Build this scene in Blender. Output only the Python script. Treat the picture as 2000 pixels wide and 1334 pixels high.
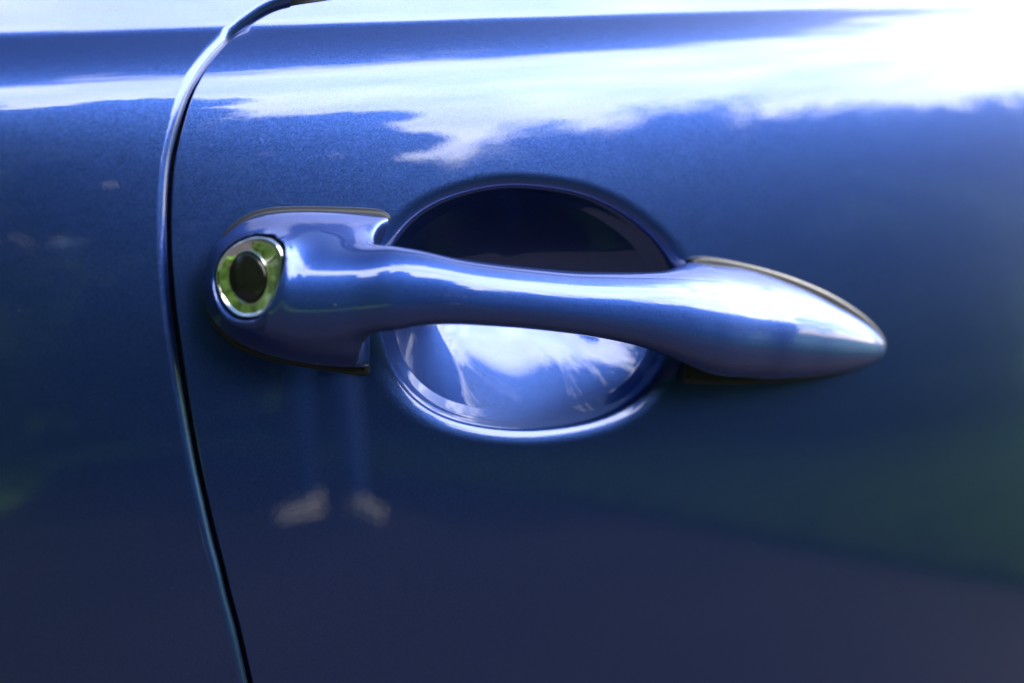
import bpy, math, random
import numpy as np
from mathutils import Vector, Matrix

for o in list(bpy.data.objects):
    bpy.data.objects.remove(o, do_unlink=True)
scene = bpy.context.scene
COL = scene.collection

# ------------------------------------------------------------------ camera
R = math.radians
CAM_YAW, CAM_PITCH, CAM_DIST, LENS = R(22.0), R(12.0), 0.47, 51.0
HZ = 0.88                                   # height of the door handle above the road
FWD = np.array([math.sin(CAM_YAW) * math.cos(CAM_PITCH), math.cos(CAM_YAW) * math.cos(CAM_PITCH), -math.sin(CAM_PITCH)])
CAM_POS = np.array([0.0, 0.0, HZ]) - FWD * CAM_DIST
cam_data = bpy.data.cameras.new('camera')
cam = bpy.data.objects.new('camera', cam_data)
COL.objects.link(cam)
cam.location = CAM_POS
cam.rotation_euler = (math.pi / 2 - CAM_PITCH, 0, -CAM_YAW)
cam_data.lens = LENS
cam_data.sensor_width = 36.0
cam_data.clip_start = 0.01
cam_data.clip_end = 600.0
cam_data.dof.use_dof = True
cam_data.dof.focus_distance = 0.452
cam_data.dof.aperture_fstop = 5.0
scene.camera = cam
scene.render.resolution_x, scene.render.resolution_y = 1024, 683

# ------------------------------------------------------------------ sky, sun, exposure
SUN_DIR = Vector((0.90, 0.22, 0.50)).normalized()      # towards the sun: along the car, a little behind the door
SUN_EL = math.asin(SUN_DIR.z)
SUN_AZ = math.atan2(SUN_DIR.x, SUN_DIR.y)
world = bpy.data.worlds.new('World')
scene.world = world
world.use_nodes = True
wn, wl = world.node_tree.nodes, world.node_tree.links
wn.clear()
def wnode(t, **kw):
    n = wn.new(t)
    for k, v in kw.items():
        setattr(n, k, v)
    return n
def wmath(op, a, b=None, clamp=False):
    n = wnode('ShaderNodeMath', operation=op, use_clamp=clamp)
    for i, v in enumerate((a, b)):
        if v is None:
            continue
        if isinstance(v, (int, float)):
            n.inputs[i].default_value = v
        else:
            wl.new(v, n.inputs[i])
    return n.outputs[0]
sky = wnode('ShaderNodeTexSky', sky_type='NISHITA', sun_disc=False, sun_elevation=SUN_EL, sun_rotation=SUN_AZ, air_density=1.0, dust_density=0.6, ozone_density=1.5)
geo = wnode('ShaderNodeNewGeometry')
neg = wnode('ShaderNodeVectorMath', operation='SCALE')
wl.new(geo.outputs['Incoming'], neg.inputs[0]); neg.inputs['Scale'].default_value = -1.0
sep = wnode('ShaderNodeSeparateXYZ'); wl.new(neg.outputs[0], sep.inputs[0])
# clouds: a broken layer seen on a flat ceiling, thick towards the horizon and thinning overhead
zc = wmath('MAXIMUM', sep.outputs['Z'], 0.0)
den = wmath('ADD', zc, 0.22)
cx, cy = wmath('DIVIDE', sep.outputs['X'], den), wmath('DIVIDE', sep.outputs['Y'], den)
comb = wnode('ShaderNodeCombineXYZ'); wl.new(cx, comb.inputs[0]); wl.new(cy, comb.inputs[1]); comb.inputs[2].default_value = 3.7
noi = wnode('ShaderNodeTexNoise', noise_dimensions='3D'); wl.new(comb.outputs[0], noi.inputs['Vector'])
noi.inputs['Scale'].default_value = 2.1; noi.inputs['Detail'].default_value = 9.0; noi.inputs['Roughness'].default_value = 0.58
# one big cumulus bank over the trees opposite the door ...
mapn = wnode('ShaderNodeMapping', vector_type='TEXTURE'); wl.new(comb.outputs[0], mapn.inputs['Vector'])
mapn.inputs['Location'].default_value = (0.44, -1.16, 3.7); mapn.inputs['Rotation'].default_value = (0, 0, R(25)); mapn.inputs['Scale'].default_value = (2.15, 0.98, 1.0)
dist = wnode('ShaderNodeVectorMath', operation='LENGTH'); wl.new(mapn.outputs[0], dist.inputs[0])
bank = wmath('ADD', wmath('SUBTRACT', 1.0, dist.outputs['Value']), wmath('MULTIPLY', wmath('SUBTRACT', noi.outputs['Fac'], 0.5), 1.3))
# ... and small fair-weather clouds elsewhere
clear = wnode('ShaderNodeMapRange', interpolation_type='SMOOTHSTEP'); wl.new(zc, clear.inputs['Value'])
clear.inputs['From Min'].default_value = 0.70; clear.inputs['From Max'].default_value = 0.93; clear.inputs['To Min'].default_value = 0.55; clear.inputs['To Max'].default_value = 0.75
fair = wmath('MULTIPLY', wmath('SUBTRACT', noi.outputs['Fac'], clear.outputs[0]), 2.0)
thick = wmath('MAXIMUM', bank, fair)
mask = wnode('ShaderNodeMapRange', interpolation_type='SMOOTHSTEP'); wl.new(thick, mask.inputs['Value'])
mask.inputs['From Min'].default_value = -0.02; mask.inputs['From Max'].default_value = 0.16
cloud = wnode('ShaderNodeMix', data_type='RGBA')
wl.new(mask.outputs[0], cloud.inputs['Factor']); wl.new(sky.outputs[0], cloud.inputs['A'])
CLOUD_RAD = 28.0
lump = wnode('ShaderNodeTexNoise', noise_dimensions='3D'); wl.new(comb.outputs[0], lump.inputs['Vector'])
lump.inputs['Scale'].default_value = 4.5; lump.inputs['Detail'].default_value = 6.0
tone = wnode('ShaderNodeMapRange'); wl.new(lump.outputs['Fac'], tone.inputs['Value'])
tone.inputs['From Min'].default_value = 0.3; tone.inputs['From Max'].default_value = 0.7; tone.inputs['To Min'].default_value = CLOUD_RAD * 0.68; tone.inputs['To Max'].default_value = CLOUD_RAD * 1.1
tint = wnode('ShaderNodeVectorMath', operation='SCALE'); tint.inputs[0].default_value = (1.0, 1.0, 1.03); wl.new(tone.outputs[0], tint.inputs['Scale'])
wl.new(tint.outputs[0], cloud.inputs['B'])
bg = wnode('ShaderNodeBackground'); wl.new(cloud.outputs['Result'], bg.inputs['Color'])
bg.inputs['Strength'].default_value = 0.15
wl.new(bg.outputs[0], wnode('ShaderNodeOutputWorld').inputs['Surface'])
world.cycles.sampling_method = 'MANUAL'
world.cycles.sample_map_resolution = 1024

sun_data = bpy.data.lights.new('sun', 'SUN')
sun_data.energy = 2.2
sun_data.angle = R(0.53)
sun_data.color = (1.0, 0.95, 0.87)
sun = bpy.data.objects.new('sun', sun_data)
COL.objects.link(sun)
sun.location = (4, 0.5, 6)
sun.rotation_euler = SUN_DIR.to_track_quat('Z', 'Y').to_euler()

vs = scene.view_settings
vs.view_transform, vs.look, vs.gamma, vs.exposure = 'Standard', 'None', 1.0, 1.6
vs.use_curve_mapping = False
scene.cycles.use_denoising = True
scene.cycles.max_bounces = 10
scene.cycles.caustics_reflective = False
# ------------------------------------------------------------------ GEO-BEGIN
# numerical helpers
def spline(xs, ys):
    """natural cubic spline through the knots, held constant outside"""
    xs, ys = np.asarray(xs, float), np.asarray(ys, float)
    n = len(xs); h = np.diff(xs)
    A = np.zeros((n, n)); b = np.zeros(n); A[0, 0] = A[-1, -1] = 1
    for i in range(1, n - 1):
        A[i, i - 1], A[i, i], A[i, i + 1] = h[i - 1], 2 * (h[i - 1] + h[i]), h[i]
        b[i] = 6 * ((ys[i + 1] - ys[i]) / h[i] - (ys[i] - ys[i - 1]) / h[i - 1])
    m = np.linalg.solve(A, b)
    def f(q):
        q = np.clip(np.asarray(q, float), xs[0], xs[-1])
        i = np.clip(np.searchsorted(xs, q) - 1, 0, n - 2)
        t0, t1 = xs[i + 1] - q, q - xs[i]
        return (m[i] * t0**3 + m[i + 1] * t1**3) / (6 * h[i]) + (ys[i] / h[i] - m[i] * h[i] / 6) * t0 + (ys[i + 1] / h[i] - m[i + 1] * h[i] / 6) * t1
    return f
def pchip(xs, ys):
    """monotone cubic through the knots"""
    xs, ys = np.asarray(xs, float), np.asarray(ys, float)
    h = np.diff(xs); d = np.diff(ys) / h
    s = np.zeros(len(xs)); s[0], s[-1] = d[0], d[-1]
    for i in range(1, len(xs) - 1):
        if d[i - 1] * d[i] > 0:
            w1, w2 = 2 * h[i] + h[i - 1], h[i] + 2 * h[i - 1]
            s[i] = (w1 + w2) / (w1 / d[i - 1] + w2 / d[i])
    def f(q):
        q = np.clip(np.asarray(q, float), xs[0], xs[-1])
        i = np.clip(np.searchsorted(xs, q) - 1, 0, len(xs) - 2)
        t = (q - xs[i]) / h[i]
        return ys[i] * (1 + 2 * t) * (1 - t)**2 + s[i] * h[i] * t * (1 - t)**2 + ys[i + 1] * t * t * (3 - 2 * t) + s[i + 1] * h[i] * t * t * (t - 1)
    return f
def smoothstep(a, b, x):
    t = np.clip((x - a) / (b - a), 0, 1)
    return t * t * (3 - 2 * t)
def smin(a, b, k):
    h = np.maximum(k - np.abs(a - b), 0) / k
    return np.minimum(a, b) - h * h * h * k / 6
def smax(a, b, k):
    return -smin(-a, -b, k)
def curve(pts, n, closed=False):
    """smooth arc-length resampling of a polyline (centripetal-free Catmull-Rom)"""
    p = np.asarray(pts, float)
    if closed:
        q = np.vstack([p[-2:], p, p[:3]])
    else:
        q = np.vstack([2 * p[0] - p[1], p, 2 * p[-1] - p[-2]])
    out = []
    lo, hi = (2, len(p) + 2) if closed else (1, len(p))
    for i in range(lo, hi):
        p0, p1, p2, p3 = q[i - 1], q[i], q[i + 1], q[i + 2]
        for t in np.linspace(0, 1, 16, endpoint=False):
            out.append(0.5 * ((2 * p1) + (p2 - p0) * t + (2 * p0 - 5 * p1 + 4 * p2 - p3) * t * t + (3 * p1 - p0 - 3 * p2 + p3) * t**3))
    if closed:
        out.append(out[0])
    else:
        out.pop() if False else None
        out = out[: (len(p) - 1) * 16] + [p[-1]]
    out = np.array(out)
    s = np.r_[0, np.cumsum(np.linalg.norm(np.diff(out, axis=0), axis=1))]
    u = np.linspace(0, s[-1], n, endpoint=not closed)
    return np.stack([np.interp(u, s, out[:, k]) for k in range(out.shape[1])], 1)

# the body side: y = -f(x, z).  Tilt of the surface (degrees, + leans to the sky) against height over the handle.
TILT = pchip([-0.70, -0.45, -0.25, -0.11, -0.043, 0.0, 0.03, 0.058, 0.075, 0.085, 0.091, 0.0965, 0.0990, 0.1003, 0.1032, 0.106, 0.118, 0.20],
             [-20.0, -9.0, -1.0, 2.6, 4.6, 6.5, 8.5, 11.6, 17.5, 27.0, 37.0, 44.0, 46.5, 46.5, 30.0, 27.0, 30.0, 30.0])
RH, XB = 1.6, -0.10                                       # radius of the bow along the car
_zt = np.arange(-0.70, 0.2001, 1e-5)
_slope = np.tan(np.radians(TILT(_zt)))
_ft = -np.concatenate([[0], np.cumsum((_slope[1:] + _slope[:-1]) * 0.5e-5)])
_ft -= np.interp(0.0, _zt, _ft)
def zprof(x, z):
    return (z - HZ) - 0.034 * x * smoothstep(0.0, 0.10, z - HZ)
def body_f(x, z):
    return np.interp(zprof(x, z), _zt, _ft) - (x - XB)**2 / (2 * RH) + XB * XB / (2 * RH)
def body_grad(x, z):
    h = 2e-5
    s = -np.interp(zprof(x, z), _zt, _slope)
    zx = (zprof(x + h, z) - zprof(x - h, z)) / (2 * h)
    zz = (zprof(x, z + h) - zprof(x, z - h)) / (2 * h)
    return s * zx - (x - XB) / RH, s * zz
def body_normal(x, z):
    gx, gz = body_grad(x, z)
    n = np.stack([-gx, -np.ones_like(gx), -gz], -1)
    return n / np.linalg.norm(n, axis=-1, keepdims=True)
# plan of a feature on the body side, from where it is seen in the photograph
_r = np.array([math.cos(CAM_YAW), -math.sin(CAM_YAW), 0.0])
_u = np.cross(_r, FWD)
def ray(px, py):
    k = 36.0 / LENS / 2000.0
    d = FWD + _r * ((px - 1000.0) * k) - _u * ((py - 667.0) * k)
    return d / np.linalg.norm(d)
def on_body(px, py, w=0.0):
    d = ray(px, py)
    t = 0.45
    for _ in range(60):
        p = CAM_POS + d * t
        g = p[1] + body_f(p[0], p[2]) + w
        t -= g * 0.75
    p = CAM_POS + d * t
    return np.array([p[0], p[2]])
def on_body_many(pts, w=0.0):
    return np.array([on_body(a, b, w) for a, b in pts])
# ------------------------------------------------------------------ GEO-END

# ------------------------------------------------------------------ scene helpers
def mesh_obj(name, verts, faces, mat, parent=None, normals=None, smooth=True):
    if normals is not None:                       # wind every face to agree with the given normals
        vv, nn = np.asarray(verts, float), np.asarray(normals, float)
        faces = [list(f) for f in (faces.tolist() if hasattr(faces, 'tolist') else faces)]
        i0, i1, i2, i3 = (np.array([f[k % len(f)] for f in faces]) for k in (0, 1, 2, 3))
        fn = np.cross(vv[i2] - vv[i0], np.where((i3 != i0)[:, None], vv[i3] - vv[i1], vv[i1] - vv[i0]) * np.where(i3 != i0, 1, -1)[:, None])
        bad = (fn * (nn[i0] + nn[i1] + nn[i2])).sum(1) < 0
        faces = [f[::-1] if b else f for f, b in zip(faces, bad)]
    me = bpy.data.meshes.new(name)
    me.from_pydata([tuple(v) for v in np.asarray(verts, float).tolist()], [], [tuple(f) for f in (faces.tolist() if hasattr(faces, 'tolist') else faces)])
    me.update()
    if smooth:
        me.polygons.foreach_set('use_smooth', [True] * len(me.polygons))
    if normals is not None:
        me.normals_split_custom_set_from_vertices([tuple(n) for n in np.asarray(normals, float).tolist()])
    o = bpy.data.objects.new(name, me)
    COL.objects.link(o)
    if mat is not None:
        me.materials.append(mat)
    if parent is not None:
        o.parent = parent
        o.matrix_parent_inverse = Matrix.Identity(4)
    return o
def empty(name, loc=(0, 0, 0)):
    o = bpy.data.objects.new(name, None)
    COL.objects.link(o)
    o.location = loc
    return o
def tag(o, label=None, category=None, group=None, kind=None):
    for k, v in (('label', label), ('category', category), ('group', group), ('kind', kind)):
        if v:
            o[k] = v
    return o
def grid_faces(nu, nv, wrap_u=False, flip=False, base=0):
    """quads of an nu x nv vertex grid stored row by row (u slow, v fast)"""
    iu = np.arange(nu if wrap_u else nu - 1)
    a = iu[:, None] * nv + np.arange(nv - 1)[None, :]
    b = ((iu + 1) % nu)[:, None] * nv + np.arange(nv - 1)[None, :]
    q = np.stack([a, b, b + 1, a + 1], -1).reshape(-1, 4) + base
    return q[:, ::-1] if flip else q
def mat_nodes(name):
    m = bpy.data.materials.new(name)
    m.use_nodes = True
    nt = m.node_tree
    return m, nt.nodes, nt.links, nt.nodes['Principled BSDF']
def simple_mat(name, color, rough=0.5, metal=0.0, **kw):
    m, n, l, b = mat_nodes(name)
    b.inputs['Base Color'].default_value = (*color, 1)
    b.inputs['Roughness'].default_value = rough
    b.inputs['Metallic'].default_value = metal
    for k, v in kw.items():
        b.inputs[k].default_value = v
    return m

# ------------------------------------------------------------------ materials
def paint_material(name='blue_metallic_paint', flake_a=None, flake_b=None, flake_rough=None):
    m, n, l, b = mat_nodes(name)
    geo = n.new('ShaderNodeNewGeometry')
    # metal flakes: tiny cells, each with its own tilt and tone
    vor = n.new('ShaderNodeTexVoronoi'); vor.inputs['Scale'].default_value = 5000.0
    l.new(geo.outputs['Position'], vor.inputs['Vector'])
    sub = n.new('ShaderNodeVectorMath'); sub.operation = 'SUBTRACT'; sub.inputs[1].default_value = (0.5, 0.5, 0.5)
    l.new(vor.outputs['Color'], sub.inputs[0])
    sc = n.new('ShaderNodeVectorMath'); sc.operation = 'SCALE'; sc.inputs['Scale'].default_value = 0.11
    l.new(sub.outputs[0], sc.inputs[0])
    add = n.new('ShaderNodeVectorMath'); add.operation = 'ADD'
    l.new(geo.outputs['Normal'], add.inputs[0]); l.new(sc.outputs[0], add.inputs[1])
    nrm = n.new('ShaderNodeVectorMath'); nrm.operation = 'NORMALIZE'; l.new(add.outputs[0], nrm.inputs[0])
    l.new(nrm.outputs[0], b.inputs['Normal'])
    ramp = n.new('ShaderNodeMix'); ramp.data_type = 'RGBA'
    sepc = n.new('ShaderNodeSeparateColor'); l.new(vor.outputs['Color'], sepc.inputs[0])
    l.new(sepc.outputs[0], ramp.inputs['Factor'])
    ramp.inputs['A'].default_value = (*(flake_a or PAINT_A), 1); ramp.inputs['B'].default_value = (*(flake_b or PAINT_B), 1)
    # sparse dust specks lying on the lacquer
    dv = n.new('ShaderNodeTexVoronoi'); dv.inputs['Scale'].default_value = 62.0
    l.new(geo.outputs['Position'], dv.inputs['Vector'])
    wv = n.new('ShaderNodeSeparateColor'); l.new(dv.outputs['Color'], wv.inputs[0])
    rad = n.new('ShaderNodeMapRange'); l.new(wv.outputs[1], rad.inputs['Value'])
    rad.inputs['From Min'].default_value = 0.62; rad.inputs['From Max'].default_value = 1.0
    rad.inputs['To Min'].default_value = 0.0; rad.inputs['To Max'].default_value = 0.034
    lt = n.new('ShaderNodeMath'); lt.operation = 'LESS_THAN'
    l.new(dv.outputs['Distance'], lt.inputs[0]); l.new(rad.outputs[0], lt.inputs[1])
    dust = n.new('ShaderNodeMath'); dust.operation = 'MULTIPLY'; l.new(lt.outputs[0], dust.inputs[0]); dust.inputs[1].default_value = 0.5
    dm = n.new('ShaderNodeMix'); dm.data_type = 'RGBA'
    l.new(dust.outputs[0], dm.inputs['Factor']); l.new(ramp.outputs['Result'], dm.inputs['A']); dm.inputs['B'].default_value = (0.30, 0.31, 0.33, 1)
    l.new(dm.outputs['Result'], b.inputs['Base Color'])
    met = n.new('ShaderNodeMath'); met.operation = 'SUBTRACT'; met.inputs[0].default_value = PAINT_METAL; l.new(dust.outputs[0], met.inputs[1])
    l.new(met.outputs[0], b.inputs['Metallic'])
    b.inputs['Roughness'].default_value = flake_rough or PAINT_ROUGH
    b.inputs['Coat Weight'].default_value = 1.0
    b.inputs['Coat Roughness'].default_value = 0.012
    b.inputs['Coat IOR'].default_value = 1.56
    # faint orange peel in the lacquer
    op = n.new('ShaderNodeTexNoise'); op.inputs['Scale'].default_value = 420.0; op.inputs['Detail'].default_value = 1.5
    l.new(geo.outputs['Position'], op.inputs['Vector'])
    bump = n.new('ShaderNodeBump'); bump.inputs['Strength'].default_value = 0.03; bump.inputs['Distance'].default_value = 0.0002
    l.new(op.outputs['Fac'], bump.inputs['Height'])
    l.new(bump.outputs[0], b.inputs['Coat Normal'])
    return m
PAINT_A, PAINT_B, PAINT_METAL, PAINT_ROUGH = (0.016, 0.041, 0.162), (0.024, 0.055, 0.205), 1.0, 0.345
PAINT = paint_material()
# brighter, rougher copy of the body paint: handle's sky-lit blue put into its colour
HANDLE_PAINT_LIT = paint_material('blue_metallic_paint_lit_copy', (0.015, 0.044, 0.195), (0.022, 0.058, 0.245), 0.46)
def rubber_material():
    m, n, l, b = mat_nodes('grey_rubber')
    b.inputs['Specular IOR Level'].default_value = 0.22
    b.inputs['Base Color'].default_value = (0.016, 0.018, 0.021, 1)
    geo = n.new('ShaderNodeNewGeometry')
    nz = n.new('ShaderNodeTexNoise'); nz.inputs['Scale'].default_value = 900.0; nz.inputs['Detail'].default_value = 3
    l.new(geo.outputs['Position'], nz.inputs['Vector'])
    mr = n.new('ShaderNodeMapRange'); l.new(nz.outputs['Fac'], mr.inputs['Value'])
    mr.inputs['To Min'].default_value = 0.34; mr.inputs['To Max'].default_value = 0.52
    l.new(mr.outputs[0], b.inputs['Roughness'])
    bp = n.new('ShaderNodeBump'); bp.inputs['Strength'].default_value = 0.25; bp.inputs['Distance'].default_value = 0.0002
    l.new(nz.outputs['Fac'], bp.inputs['Height']); l.new(bp.outputs[0], b.inputs['Normal'])
    return m
RUBBER = rubber_material()
BLACK = simple_mat('black_rubber', (0.008, 0.008, 0.008), 0.6)
CHROME = simple_mat('polished_chrome', (0.80, 0.81, 0.82), 0.035, 1.0)
LOCK = simple_mat('black_plastic_cap', (0.006, 0.006, 0.006), 0.16, 0.0)
GLASS = simple_mat('tinted_glass', (0.03, 0.035, 0.033), 0.02, 0.0)

# ------------------------------------------------------------------ the car: one thing
car = empty('car', (0, 0, 0))
tag(car, 'blue metallic car with a pull door handle and round lock', 'car')

# plan of the recess behind the handle (x, z)
RECESS_PX = [(1022, 868), (900, 854), (812, 818), (752, 757), (722, 690), (712, 610), (722, 520), (752, 452), (808, 396), (900, 355), (1000, 341), (1100, 349),
             (1200, 379), (1285, 436), (1340, 502), (1364, 580), (1358, 660), (1328, 738), (1242, 822), (1135, 857)]
_rc = on_body_many(RECESS_PX)
CUP = _rc.mean(0)
_d = curve(_rc, 720, True) - CUP
_th, _rr = np.arctan2(_d[:, 1], _d[:, 0]), np.hypot(_d[:, 0], _d[:, 1])
_o = np.argsort(_th)
_tg = np.linspace(-math.pi, math.pi, 720, endpoint=False)
_rg = np.interp(_tg, _th[_o], _rr[_o], period=2 * math.pi)
_F = np.fft.rfft(_rg); _F[9:] = 0
_rg = np.fft.irfft(_F, 720)
_tgp, _rgp = np.r_[_tg, math.pi], np.r_[_rg, _rg[0]]
def cup_radius(t):
    return np.interp(t, _tgp, _rgp)
_rho = np.linspace(0, 1.1, 11001)
_sl = pchip([0, 0.2, 0.4, 0.6, 0.8, 0.85, 0.87, 0.885, 0.90, 0.915, 0.94, 0.97, 1.0, 1.035, 1.1],
            [0, 0.40, 0.70, 0.88, 1.0, 1.06, 1.22, 1.12, 0.80, 0.50, 0.34, 0.22, 0.10, 0.0, 0.0])(_rho)
_dep = np.cumsum(_sl[::-1])[::-1] * (1.1 / 11000) * 0.046
_dep_rim = np.where(_rho < 0.80, np.interp(0.80, _rho, _dep), _dep)          # pressed rim
_dep_bowl = _dep - _dep_rim                                                # shallow bowl inside it
BOWL_SHIFT = np.array([-0.002, 0.002])                                     # deepest towards the lock end
def cup_depth(x, z):
    dx, dz = x - CUP[0], z - CUP[1]
    rho = np.hypot(dx, dz) / cup_radius(np.arctan2(dz, dx))
    k = np.maximum(1 - (rho / 0.86)**2, 0)**2
    ex, ez = dx - BOWL_SHIFT[0] * k, dz - BOWL_SHIFT[1] * k
    ta = np.arctan2(ez, ex)
    rho_b = np.hypot(ex, ez) / cup_radius(ta)
    q = np.minimum(rho_b / 0.80, 1.0)                                      # trough-like: flatter along the car than across it
    rho_b = rho_b * np.sqrt(np.sin(ta)**2 + np.cos(ta)**2 * q)
    return np.interp(rho, _rho, _dep_rim, right=0.0) + np.interp(rho_b, _rho, _dep_bowl, right=0.0)
def door_f(x, z):
    return body_f(x, z) - cup_depth(x, z) - 0.0006
def door_normal(x, z):
    gx, gz = body_grad(x, z)
    h = 1.5e-4
    gx = gx - (cup_depth(x + h, z) - cup_depth(x - h, z)) / (2 * h)
    gz = gz - (cup_depth(x, z + h) - cup_depth(x, z - h)) / (2 * h)
    n = np.stack([-gx, -np.ones_like(gx), -gz], -1)
    return n / np.linalg.norm(n, axis=-1, keepdims=True)

# the shut line between door and side panel
SEAM_PX = [(591, 2), (566, 5.5), (543, 11.5), (512, 27), (480, 48), (457, 65), (436, 84), (415, 107), (394, 138.5), (377.5, 168), (367, 195), (356.5, 231), (344, 277), (336.5, 315),
           (331.5, 375), (330, 435), (331, 495), (335, 555), (341, 618), (347.5, 660), (358, 735), (373, 825), (386.5, 900), (405, 985), (419.5, 1049), (433, 1099), (450, 1171), (464.7, 1224), (488.5, 1330),
           (520, 1460), (560, 1620)]
_sx = on_body_many(SEAM_PX)
_top = _sx[0] + np.array([[0.022, 0.0045], [0.012, 0.0018]])
_sx = np.vstack([_top, _sx])
_k = np.array([1, 2, 3, 2, 1.0]); _k /= _k.sum()
SEAM = curve(_sx, 600)
for _ in range(30):                                     # iron out tracing wobble
    SEAM[2:-2] = sum(_k[j] * SEAM[j:len(SEAM) - 4 + j] for j in range(5))
GAP = 0.0013
def offset_line(p, d):
    c = 1 / np.sqrt(1 + body_grad(p[:, 0], p[:, 1])[1]**2)        # measured along the leaning sheet
    c = np.convolve(np.pad(c, 15, mode='edge'), np.ones(31) / 31, 'valid')
    t = np.gradient(p, axis=0); t[:, 1] /= c; t /= np.linalg.norm(t, axis=1, keepdims=True)
    return p + np.stack([-t[:, 1], t[:, 0] * c], 1) * d       # + = to the door side when the line runs downwards
def rolled_edge(line, side, f, nrm, r, depth, base):
    """folded sheet edge along a plan line: (verts, normals, faces).  side +1: outwards is to the line's left"""
    x, z = line[:, 0], line[:, 1]
    p = np.stack([x, -f(x, z), z], 1); n = nrm(x, z)
    t = np.gradient(p, axis=0); t /= np.linalg.norm(t, axis=1, keepdims=True)
    o = np.cross(t, n) * side
    V, N = [], []
    steps = [(r * math.sin(a), r * (1 - math.cos(a)), a) for a in np.linspace(0, math.pi / 2, 9)] + [(r, r + depth * q, math.pi / 2) for q in (0.3, 1.0)]
    for so, sn, a in steps:
        V.append(p + o * so - n * sn); N.append(n * math.cos(a) + o * math.sin(a))
    m = len(line)
    F = grid_faces(len(steps), m, flip=side > 0, base=base)
    return np.vstack(V), np.vstack(N), F

# door skin: rings growing from the recess rim out to the door's edges
R_DOOR, R_PANEL = 0.0005, 0.0036
line_door = offset_line(SEAM, GAP * 0.5 + R_DOOR)
line_panel = offset_line(SEAM, -(GAP * 0.5 + R_PANEL))
XR, ZB = 0.46, HZ - 0.36
ZTOP = 0.118
def z_of(x, zp):
    z = np.zeros_like(np.asarray(x, float)) + HZ + zp
    for _ in range(12):
        z = z + (zp - zprof(x, z))
    return z
xs_top = np.linspace(line_door[0, 0] + 0.004, XR, 60)
ld = line_door[line_door[:, 1] > ZB]
outer = np.vstack([ld, [[x, ZB] for x in np.linspace(ld[-1, 0] + 0.004, XR, 50)], [[XR, z] for z in np.linspace(ZB, float(z_of(XR, ZTOP)), 50)],
                   np.stack([xs_top[::-1], z_of(xs_top[::-1], ZTOP)], 1)])
_oa, _or = np.arctan2(outer[:, 1] - CUP[1], outer[:, 0] - CUP[0]), np.hypot(outer[:, 0] - CUP[0], outer[:, 1] - CUP[1])
NA = 1280
ang = np.linspace(-math.pi, math.pi, NA, endpoint=False)
_oo = np.argsort(_oa)
r_out = np.interp(ang, _oa[_oo], _or[_oo], period=2 * math.pi)
rim = 1.03
r_in = cup_radius(ang) * rim
NR = 130
tt = np.linspace(0, 1, NR)[None, :]
rad_ = r_in[:, None] + (r_out - r_in)[:, None] * tt
X, Z = CUP[0] + rad_ * np.cos(ang)[:, None], CUP[1] + rad_ * np.sin(ang)[:, None]
X, Z = X.ravel(), Z.ravel()
V = np.stack([X, -door_f(X, Z), Z], 1); N = door_normal(X, Z)
Fq = grid_faces(NA, NR, wrap_u=True)
Ve, Ne, Fe = rolled_edge(ld, 1, door_f, door_normal, R_DOOR, 0.012, len(V))
door = mesh_obj('door', np.vstack([V, Ve]), np.vstack([Fq, Fe]), PAINT, car, np.vstack([N, Ne]))
# recess pressed into the door behind the grip
NRc = 110
tt = np.linspace(0.004, 1, NRc)[None, :]
rad_ = r_in[:, None] * tt
X, Z = (CUP[0] + rad_ * np.cos(ang)[:, None]).ravel(), (CUP[1] + rad_ * np.sin(ang)[:, None]).ravel()
V = np.stack([X, -door_f(X, Z), Z], 1); N = door_normal(X, Z)
F1 = [tuple(q) for q in grid_faces(NA, NRc, wrap_u=True)]
c0 = len(V)
V = np.vstack([V, [[CUP[0], -float(door_f(CUP[0], CUP[1])), CUP[1]]]]); N = np.vstack([N, [[0, -1, 0]]])
F1 += [(c0, ((i + 1) % NA) * NRc, i * NRc) for i in range(NA)]
mesh_obj('handle_recess', V, F1, PAINT, door, N)

# side panel left of the shut line
ZTOP_L = 0.1128
lp = line_panel
zp = zprof(lp[:, 0], lp[:, 1])
lp = lp[(zp < ZTOP_L) & (lp[:, 1] > ZB)]
NC = 150
cols = np.linspace(0, 1, NC)**1.25
X = lp[:, :1] + (-0.55 - lp[:, :1]) * cols[None, :]
zpl = zprof(lp[:, 0], lp[:, 1])[:, None]
zpl = zpl - 0.004 * (lp[:, :1] - X) * smoothstep(0.095, 0.108, zpl)
Z = np.broadcast_to(lp[:, 1:], X.shape).copy()
for _ in range(12):
    Z = Z + (zpl - zprof(X, Z))
X, Z = X.ravel(), Z.ravel()
panel_f = lambda x, z: body_f(x, z) + 0.0034
V = np.stack([X, -panel_f(X, Z), Z], 1); N = body_normal(X, Z)
Fq = grid_faces(len(lp), NC)
Ve, Ne, Fe = rolled_edge(lp, -1, panel_f, body_normal, R_PANEL, 0.012, len(V))
panel = mesh_obj('side_panel', np.vstack([V, Ve]), np.vstack([Fq, Fe]), PAINT, car, np.vstack([N, Ne]))

def sweep(name, pts, up, prof, mat, parent, closed_prof=True, cap=True):
    """sweep a small closed profile [(side, out)] along 3-D points; `up` = outward normals"""
    pts, up = np.asarray(pts, float), np.asarray(up, float)
    t = np.gradient(pts, axis=0); t /= np.linalg.norm(t, axis=1, keepdims=True)
    s = np.cross(t, up); s /= np.linalg.norm(s, axis=1, keepdims=True)
    V = np.stack([pts + s * a + up * b for a, b in prof], 1)          # (n, m, 3)
    n, m = len(pts), len(prof)
    F = []
    for i in range(n - 1):
        for j in range(m):
            k = (j + 1) % m
            F.append((i * m + j, i * m + k, (i + 1) * m + k, (i + 1) * m + j))
    if cap:
        F.append(tuple(range(m))[::-1]); F.append(tuple((n - 1) * m + j for j in range(m)))
    o = mesh_obj(name, V.reshape(-1, 3), F, mat, parent)
    return o
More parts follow.
